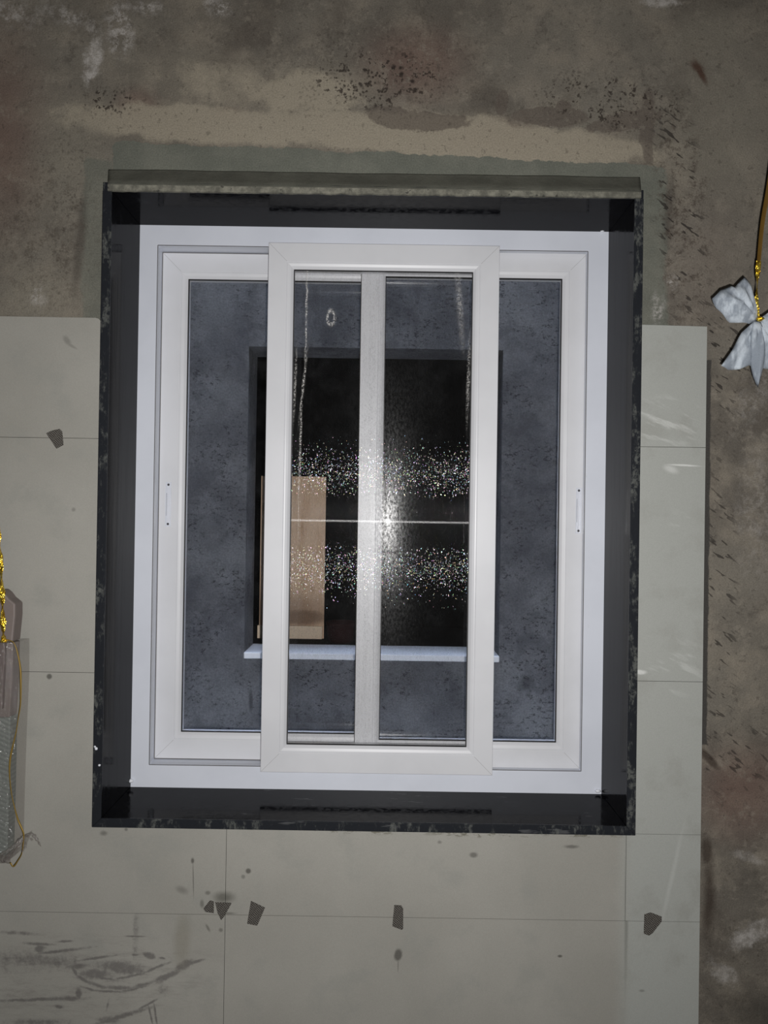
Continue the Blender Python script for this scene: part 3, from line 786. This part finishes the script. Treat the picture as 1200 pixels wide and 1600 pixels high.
for (o_, nm, (a0, a1, c0, c1), y_) in ((win, 'frame_gap_shade', (fi_l - .0002, fi_r + .0002, iz0 - .0002, iz1 + .0002), 2.1785), (o1, 'sash_gap_shade', (-.668, -.011, .877, 2.372), 2.2668), (o2, 'sash_gap_shade', (-.0775, .579, .877, 2.372), 2.2148)):
    b = bmesh.new(); w_ = .0014
    rect_ring(b, (a0, a1, c0, c1), (a0 + w_, a1 - w_, c0 + w_, c1 - w_), y_, y_ + .002)
    link(nm, b, M_GAP, parent=o_)
# sealant lumps in the frame corners
for (px, py, r, s) in ((204, 1220, .007, 1), (199, 1225, .005, 2), (934, 1236, .006, 3), (765, 356, .0045, 4), (775, 357, .003, 5), (941, 361, .004, 6), (640, 355, .003, 7)):
    x, z = at(px, py, 2.172); b = bmesh.new(); blob(b, (x, 2.172, z), r, (1.3, .9, .8), s, 2)
    link('sealant_blob', b, M_SEAL, parent=win, smooth=True)

# ------------------------------------------------------------------ shaft outside and the opening opposite
Y2 = 3.0; D2 = .20
OX0, OX1, OZ0, OZ1 = -.540, .455, 1.060, 2.258
SXW = 2.4; SH = 4.6
bm = bmesh.new()
for (x0, x1, z0, z1) in ((-SXW, OX0, -.4, SH), (OX1, SXW, -.4, SH), (OX0, OX1, -.4, OZ0), (OX0, OX1, OZ1, SH)):
    box(bm, x0, x1, Y2, Y2 + D2, z0, z1)
bmesh.ops.remove_doubles(bm, verts=bm.verts, dist=1e-5)
tag(link('wall_opposite', bm, M_OUT), 'grey rendered wall seen through the window across the shaft', 'wall', kind='structure')
shell('wall_shaft_left', -SXW - .15, -SXW, YO, Y2 + D2, -.4, SH, M_OUT, 'left end wall of the shaft outside the window', 'wall')
shell('wall_shaft_right', SXW, SXW + .15, YO, Y2 + D2, -.4, SH, M_OUT, 'right end wall of the shaft outside the window', 'wall')
shell('floor_shaft', -SXW, SXW, YO, Y2 + D2, -.5, -.4, M_OUT, 'ground of the shaft outside the window', 'floor')
shell('wall_above', -SXW, SXW, YO - .2, YO, RZ1 + .12, SH, M_OUT, 'upper outside wall over the room', 'wall')
# sill of the opposite opening and the dark room beyond it
b = bmesh.new(); prism(b, [(OX0, OZ0 - .02), (OX1, OZ0 - .02), (OX1, OZ0 + .004), (OX0, OZ0 + .004)], Y2 - .012, Y2 + D2)
tag(link('trim_6', b, M_MARBLE, bevel=.004), 'pale stone sill of the opening in the opposite wall', 'sill', kind='structure')
YI = Y2 + D2
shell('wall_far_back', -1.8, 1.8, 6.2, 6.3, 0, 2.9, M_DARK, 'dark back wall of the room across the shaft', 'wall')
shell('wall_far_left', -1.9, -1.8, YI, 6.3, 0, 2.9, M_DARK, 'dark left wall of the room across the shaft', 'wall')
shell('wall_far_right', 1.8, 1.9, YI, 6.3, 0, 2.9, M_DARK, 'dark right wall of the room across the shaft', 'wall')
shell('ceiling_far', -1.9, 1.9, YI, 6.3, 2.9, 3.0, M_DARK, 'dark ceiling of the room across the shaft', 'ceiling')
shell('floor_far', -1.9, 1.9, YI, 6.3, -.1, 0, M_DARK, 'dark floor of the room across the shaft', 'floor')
# dark worktop inside
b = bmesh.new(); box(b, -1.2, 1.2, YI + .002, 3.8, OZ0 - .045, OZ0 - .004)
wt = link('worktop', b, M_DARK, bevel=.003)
tag(wt, 'dark worktop inside the opposite opening, under the brown board', 'worktop')
for xx in (-1.1, 1.05):
    b = bmesh.new(); box(b, xx, xx + .05, YI + .03, 3.75, 0, OZ0 - .045)
    link('support', b, M_DARK, parent=wt)
# brown board
bx0, bz0 = at(403, 996, 3.4); bx1, bz1 = at(509, 745, 3.4)
bzb = OZ0 - .004
bd = empty('wooden_board', ((bx0 + bx1) / 2, 3.4, bzb))
tag(bd, 'light brown board standing upright in the dark opening across the shaft', 'board')
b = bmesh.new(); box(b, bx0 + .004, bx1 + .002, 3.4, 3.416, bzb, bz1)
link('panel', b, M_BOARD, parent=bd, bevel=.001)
b = bmesh.new(); box(b, bx0 - .001, bx1 - .004, 3.384, 3.3995, bzb, bzb + .057)
q = link('batten', b, M_BATTEN, parent=bd, bevel=.002); q['label'] = 'paler wooden strip along the bottom edge'
# clay pot
px_, pz_ = at(534, 1010, 3.3)
b = bmesh.new(); prof = [(.040, 0), (.054, .010), (.062, .03), (.066, .06), (.066, .075), (.070, .077), (.070, .09), (.062, .09), (.060, .07), (.05, .03), (.0, .02)]
nseg = 28; rr = []
for (rad, h) in prof:
    rr.append([b.verts.new((px_ + rad * math.cos(2 * math.pi * k / nseg), 3.3 + rad * math.sin(2 * math.pi * k / nseg), OZ0 - .004 + h)) for k in range(nseg)])
for i in range(len(rr) - 1):
    for k in range(nseg): b.faces.new((rr[i][k], rr[i][(k + 1) % nseg], rr[i + 1][(k + 1) % nseg], rr[i + 1][k]))
b.faces.new(rr[0][::-1])
bmesh.ops.remove_doubles(b, verts=b.verts, dist=1e-5)
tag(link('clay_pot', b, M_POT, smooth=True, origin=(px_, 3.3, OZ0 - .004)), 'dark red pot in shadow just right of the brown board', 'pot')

# ------------------------------------------------------------------ scraps of mesh stuck on the tiles
scraps = [
    ([(72, 677), (80, 673), (93, 670), (97, 674), (99, 695), (88, 701)], 'dark mesh scrap stuck on the tile joint left of the window'),
    ([(317.5, 1420), (328, 1407), (334, 1409), (334, 1427), (321, 1425)], 'small dark mesh scrap, leftmost of the three close together under the window'),
    ([(336, 1410), (362, 1411), (351, 1431), (345.5, 1438), (340, 1427)], 'wedge-shaped mesh scrap pointing down on the crossing of two tile joints'),
    ([(392, 1408), (414, 1418.5), (402, 1446.5), (386, 1443.5)], 'four-sided tilted mesh scrap, rightmost of the three close together'),
    ([(616, 1414.5), (627, 1415), (630, 1420), (630, 1452), (627.5, 1453), (613, 1447.5)], 'upright narrow mesh scrap below the middle of the window'),
    ([(1007, 1429), (1017, 1426), (1034, 1432.5), (1034, 1440), (1020, 1458), (1014, 1462), (1006, 1459)], 'faded brown mesh scrap on the tile joint at bottom right'),
]
for pts, lab in scraps:
    w = [at(p[0], p[1], YT - .002) for p in pts]
    cx = sum(p[0] for p in w) / len(w); cz = sum(p[1] for p in w) / len(w)
    b = bmesh.new(); prism(b, w, YT - .0022, YT)
    tag(link('mesh_scrap', b, M_SCRAP, origin=(cx, YT, cz), bevel=.0005), lab, 'mesh scrap', 'mesh scraps stuck on the tiles')

# ------------------------------------------------------------------ organza flower on its gold ribbon, top right
YF = 1.65
fx, fz = at(1184, 500, YF)
fl_ = empty('ribbon_flower', (fx, YF, fz))
tag(fl_, 'white organza bow flower hanging from a gold ribbon at the right edge', 'hanging flower')
def petal(pts, bulge, seed, label=None):
    w = [Vector((at(p[0], p[1], YF)[0], YF, at(p[0], p[1], YF)[1])) for p in pts]
    sm = []
    n_ = len(w)
    for i in range(n_):
        for k in range(3): sm.append(w[i].lerp(w[(i + 1) % n_], k / 3))
    c = sum(w, Vector()) / n_
    b = bmesh.new(); rings = []
    NR = 7
    for j in range(NR):
        t = 1 - j / NR
        rg = []
        for i, p in enumerate(sm):
            q = c.lerp(p, t)
            ang = math.atan2(q.z - fz, q.x - fx)
            rad = (Vector((q.x - fx, 0, q.z - fz))).length
            q.y += -bulge * (1 - t * t) + .004 * math.sin(ang * 16 + seed) * min(1, rad / .03) + (seed % 3) * .0035
            rg.append(b.verts.new(q))
        rings.append(rg)
    cv = b.verts.new((c.x, YF - bulge + (seed % 3) * .0035, c.z))
    m = len(sm)
    for j in range(NR - 1):
        for i in range(m): b.faces.new((rings[j][i], rings[j][(i + 1) % m], rings[j + 1][(i + 1) % m], rings[j + 1][i]))
    for i in range(m): b.faces.new((rings[-1][i], rings[-1][(i + 1) % m], cv))
    o = link('petal', b, M_ORG, parent=fl_, smooth=True)
    s = o.modifiers.new('solid', 'SOLIDIFY'); s.thickness = .0004
    return o
petal([(1114, 466), (1128, 452), (1143, 447), (1148, 449), (1164, 433), (1174, 446), (1179, 463), (1184, 478), (1187, 492), (1182, 501), (1172, 505), (1160, 504), (1142, 503), (1130, 492), (1121, 481)], .022, 1)
petal([(1128, 571), (1146, 546), (1162, 518), (1180, 501), (1186, 503), (1183, 540), (1180, 572), (1172, 570), (1158, 576), (1140, 577)], .010, 2)
petal([(1186, 501), (1200, 500), (1222, 520), (1228, 560), (1214, 576), (1194, 575), (1188, 560), (1186, 530)], .010, 4)
petal([(1178, 502), (1189, 503), (1196, 530), (1195, 556), (1189, 584), (1184, 606), (1178, 588), (1173, 566), (1171, 540), (1174, 518)], .016, 3)
petal([(1188, 497), (1204, 486), (1226, 462), (1246, 480), (1250, 505), (1226, 518), (1200, 514)], .012, 6)
b = bmesh.new(); blob(b, (fx, YF - .010, fz), .0065, (1.3, .9, .8), 4, 2)
link('knot', b, M_GOLD, parent=fl_, smooth=True)
pts = []
for (px, py) in ((1260, -120), (1236, 60), (1214, 190), (1200, 290), (1190, 350), (1184, 412), (1182, 440), (1181, 470), (1184, 498)):
    x, z = at(px, py, YF); pts.append((x, YF - .004, z))
x, z = pts[0][0] + .035, RZ1
pts = [(x, YF - .004, z)] + pts
pp = smooth_path(pts, 14)
cut = next(i for i, p in enumerate(pp) if p.z < at(1184, 408, YF)[1])
b = bmesh.new(); tube(b, pp[:cut + 1], .0046, 8, .12, .012)
q = link('hanging_ribbon', b, M_DULL, parent=fl_); q['label'] = 'dull brown gold hanging ribbon'
b = bmesh.new(); tube(b, pp[cut:], [.0052 * (1 - .45 * i / (len(pp) - cut)) for i in range(len(pp) - cut)], 8, .2, .11)
q = link('tinsel', b, M_GOLD, parent=fl_); q['label'] = 'bright crinkled gold end of the ribbon'

# ------------------------------------------------------------------ wrapped hanging ornament at the left edge
YP = 1.935
ox, oz = at(-8, 1335, YP)
pk = empty('wrapped_ornament', (ox, YP, oz))
tag(pk, 'plastic wrapped grey ornament with gold tinsel and cord at the left edge', 'wrapped ornament')
def pxp(lst, y): return [at(a, b_, y) for a, b_ in lst]
b = bmesh.new(); prism(b, pxp([(-46, 945), (-24, 930), (-10, 922), (8, 921), (14, 926), (20, 934), (30, 942), (30, 960), (26, 1001), (-46, 1001)], YP), YP - .022, YP + .022)
link('top_block', b, M_MAUVE, parent=pk, bevel=.004)
b = bmesh.new(); prism(b, pxp([(-46, 1002), (26, 1002), (25, 1060), (21, 1118), (-46, 1118)], YP), YP - .020, YP + .020)
link('body', b, M_MAUVE, parent=pk, bevel=.003)
b = bmesh.new(); prism(b, pxp([(-38, 1004), (8, 1004), (8, 1020), (4, 1108), (-38, 1108)], YP - .03), YP - .033, YP - .0202)
q = link('front_panel', b, flat('dusky_mauve_panel', (104, 90, 88), .5), parent=pk, bevel=.002)
b = bmesh.new(); prism(b, pxp([(-44, 1118), (22, 1118), (20, 1220), (17, 1332), (-44, 1332)], YP), YP - .020, YP + .020)
link('striped_base', b, M_STRIPE, parent=pk, bevel=.003)
# plastic sleeve: thin shell standing off the card and gathered at the bottom right
b = bmesh.new()
outl = [(-50, 1005), (29, 1003), (29, 1060), (25, 1150), (22, 1240), (20, 1320), (34, 1312), (24, 1336), (8, 1348), (-50, 1350)]
A = pxp(outl, YP - .03); cx = sum(p[0] for p in A) / len(A); cz = sum(p[1] for p in A) / len(A)
pts = [(p[0] * .999 + .0, p[1]) for p in A]
fr = [b.verts.new((x, YP - .034, z)) for x, z in pts]; bk = [b.verts.new((x, YP + .026, z)) for x, z in pts]
b.faces.new(fr)
for i in range(len(fr)): b.faces.new((fr[i], bk[i], bk[(i + 1) % len(fr)], fr[(i + 1) % len(fr)]))
link('plastic_sleeve', b, M_FILM, parent=pk)
b = bmesh.new()
for s, path in enumerate(([(2, 1344), (16, 1334), (28, 1318), (38, 1308), (48, 1304), (58, 1310), (65, 1322)], [(10, 1346), (20, 1330), (30, 1325), (40, 1306), (52, 1312)], [(-6, 1342), (8, 1330), (22, 1322), (36, 1310), (44, 1318), (38, 1328)])):
    P = smooth_path([(at(a, c, YP - .035)[0], YP - .036 - .004 * s + .004 * math.sin(i * 2 + s), at(a, c, YP - .035)[1]) for i, (a, c) in enumerate(path)], 6)
    tube(b, P, [.0085 * (1 - .75 * i / len(P)) + .0015 * math.sin(i * 1.9 + s) for i in range(len(P))], 8, .5, .2)
q = link('gathered_plastic', b, M_FILM, parent=pk, smooth=True); q['label'] = 'twisted end of the clear plastic'
# cord
path = [(4, 1000), (12, 1000), (22, 1005), (28, 1022), (32, 1045), (32.5, 1070), (32, 1100), (29, 1120), (25, 1145), (19, 1170), (15.5, 1190), (15, 1212), (18, 1240), (23, 1262), (28, 1280), (33, 1292), (37, 1304), (36, 1320), (34, 1334), (28, 1345), (21, 1354), (16, 1348)]
P = smooth_path([(at(a, c, YP - .042)[0], YP - .042, at(a, c, YP - .042)[1]) for a, c in path], 6)
b = bmesh.new(); tube(b, P, .0022, 6, .5, .1)
q = link('cord', b, M_CORD, parent=pk, smooth=True); q['label'] = 'thin gold cord'
# tinsel ribbon rising to the ceiling
path = [(6, 1004), (5, 985), (4, 950), (3, 915), (0, 870), (-3, 835), (-12, 780), (-40, 640), (-90, 400)]
P3 = [(at(a, c, YP - .045)[0], YP - .045, at(a, c, YP - .045)[1]) for a, c in path]
P3.append((P3[-1][0] - .16, YP - .045, RZ1))
P = smooth_path(P3, 16)
b = bmesh.new(); tube(b, P, [.0068 + .0008 * math.sin(i * .9) for i in range(len(P))], 8, .3, .16)
q = link('tinsel_ribbon', b, M_GOLD, parent=pk); q['label'] = 'bright gold twisted tinsel ribbon'
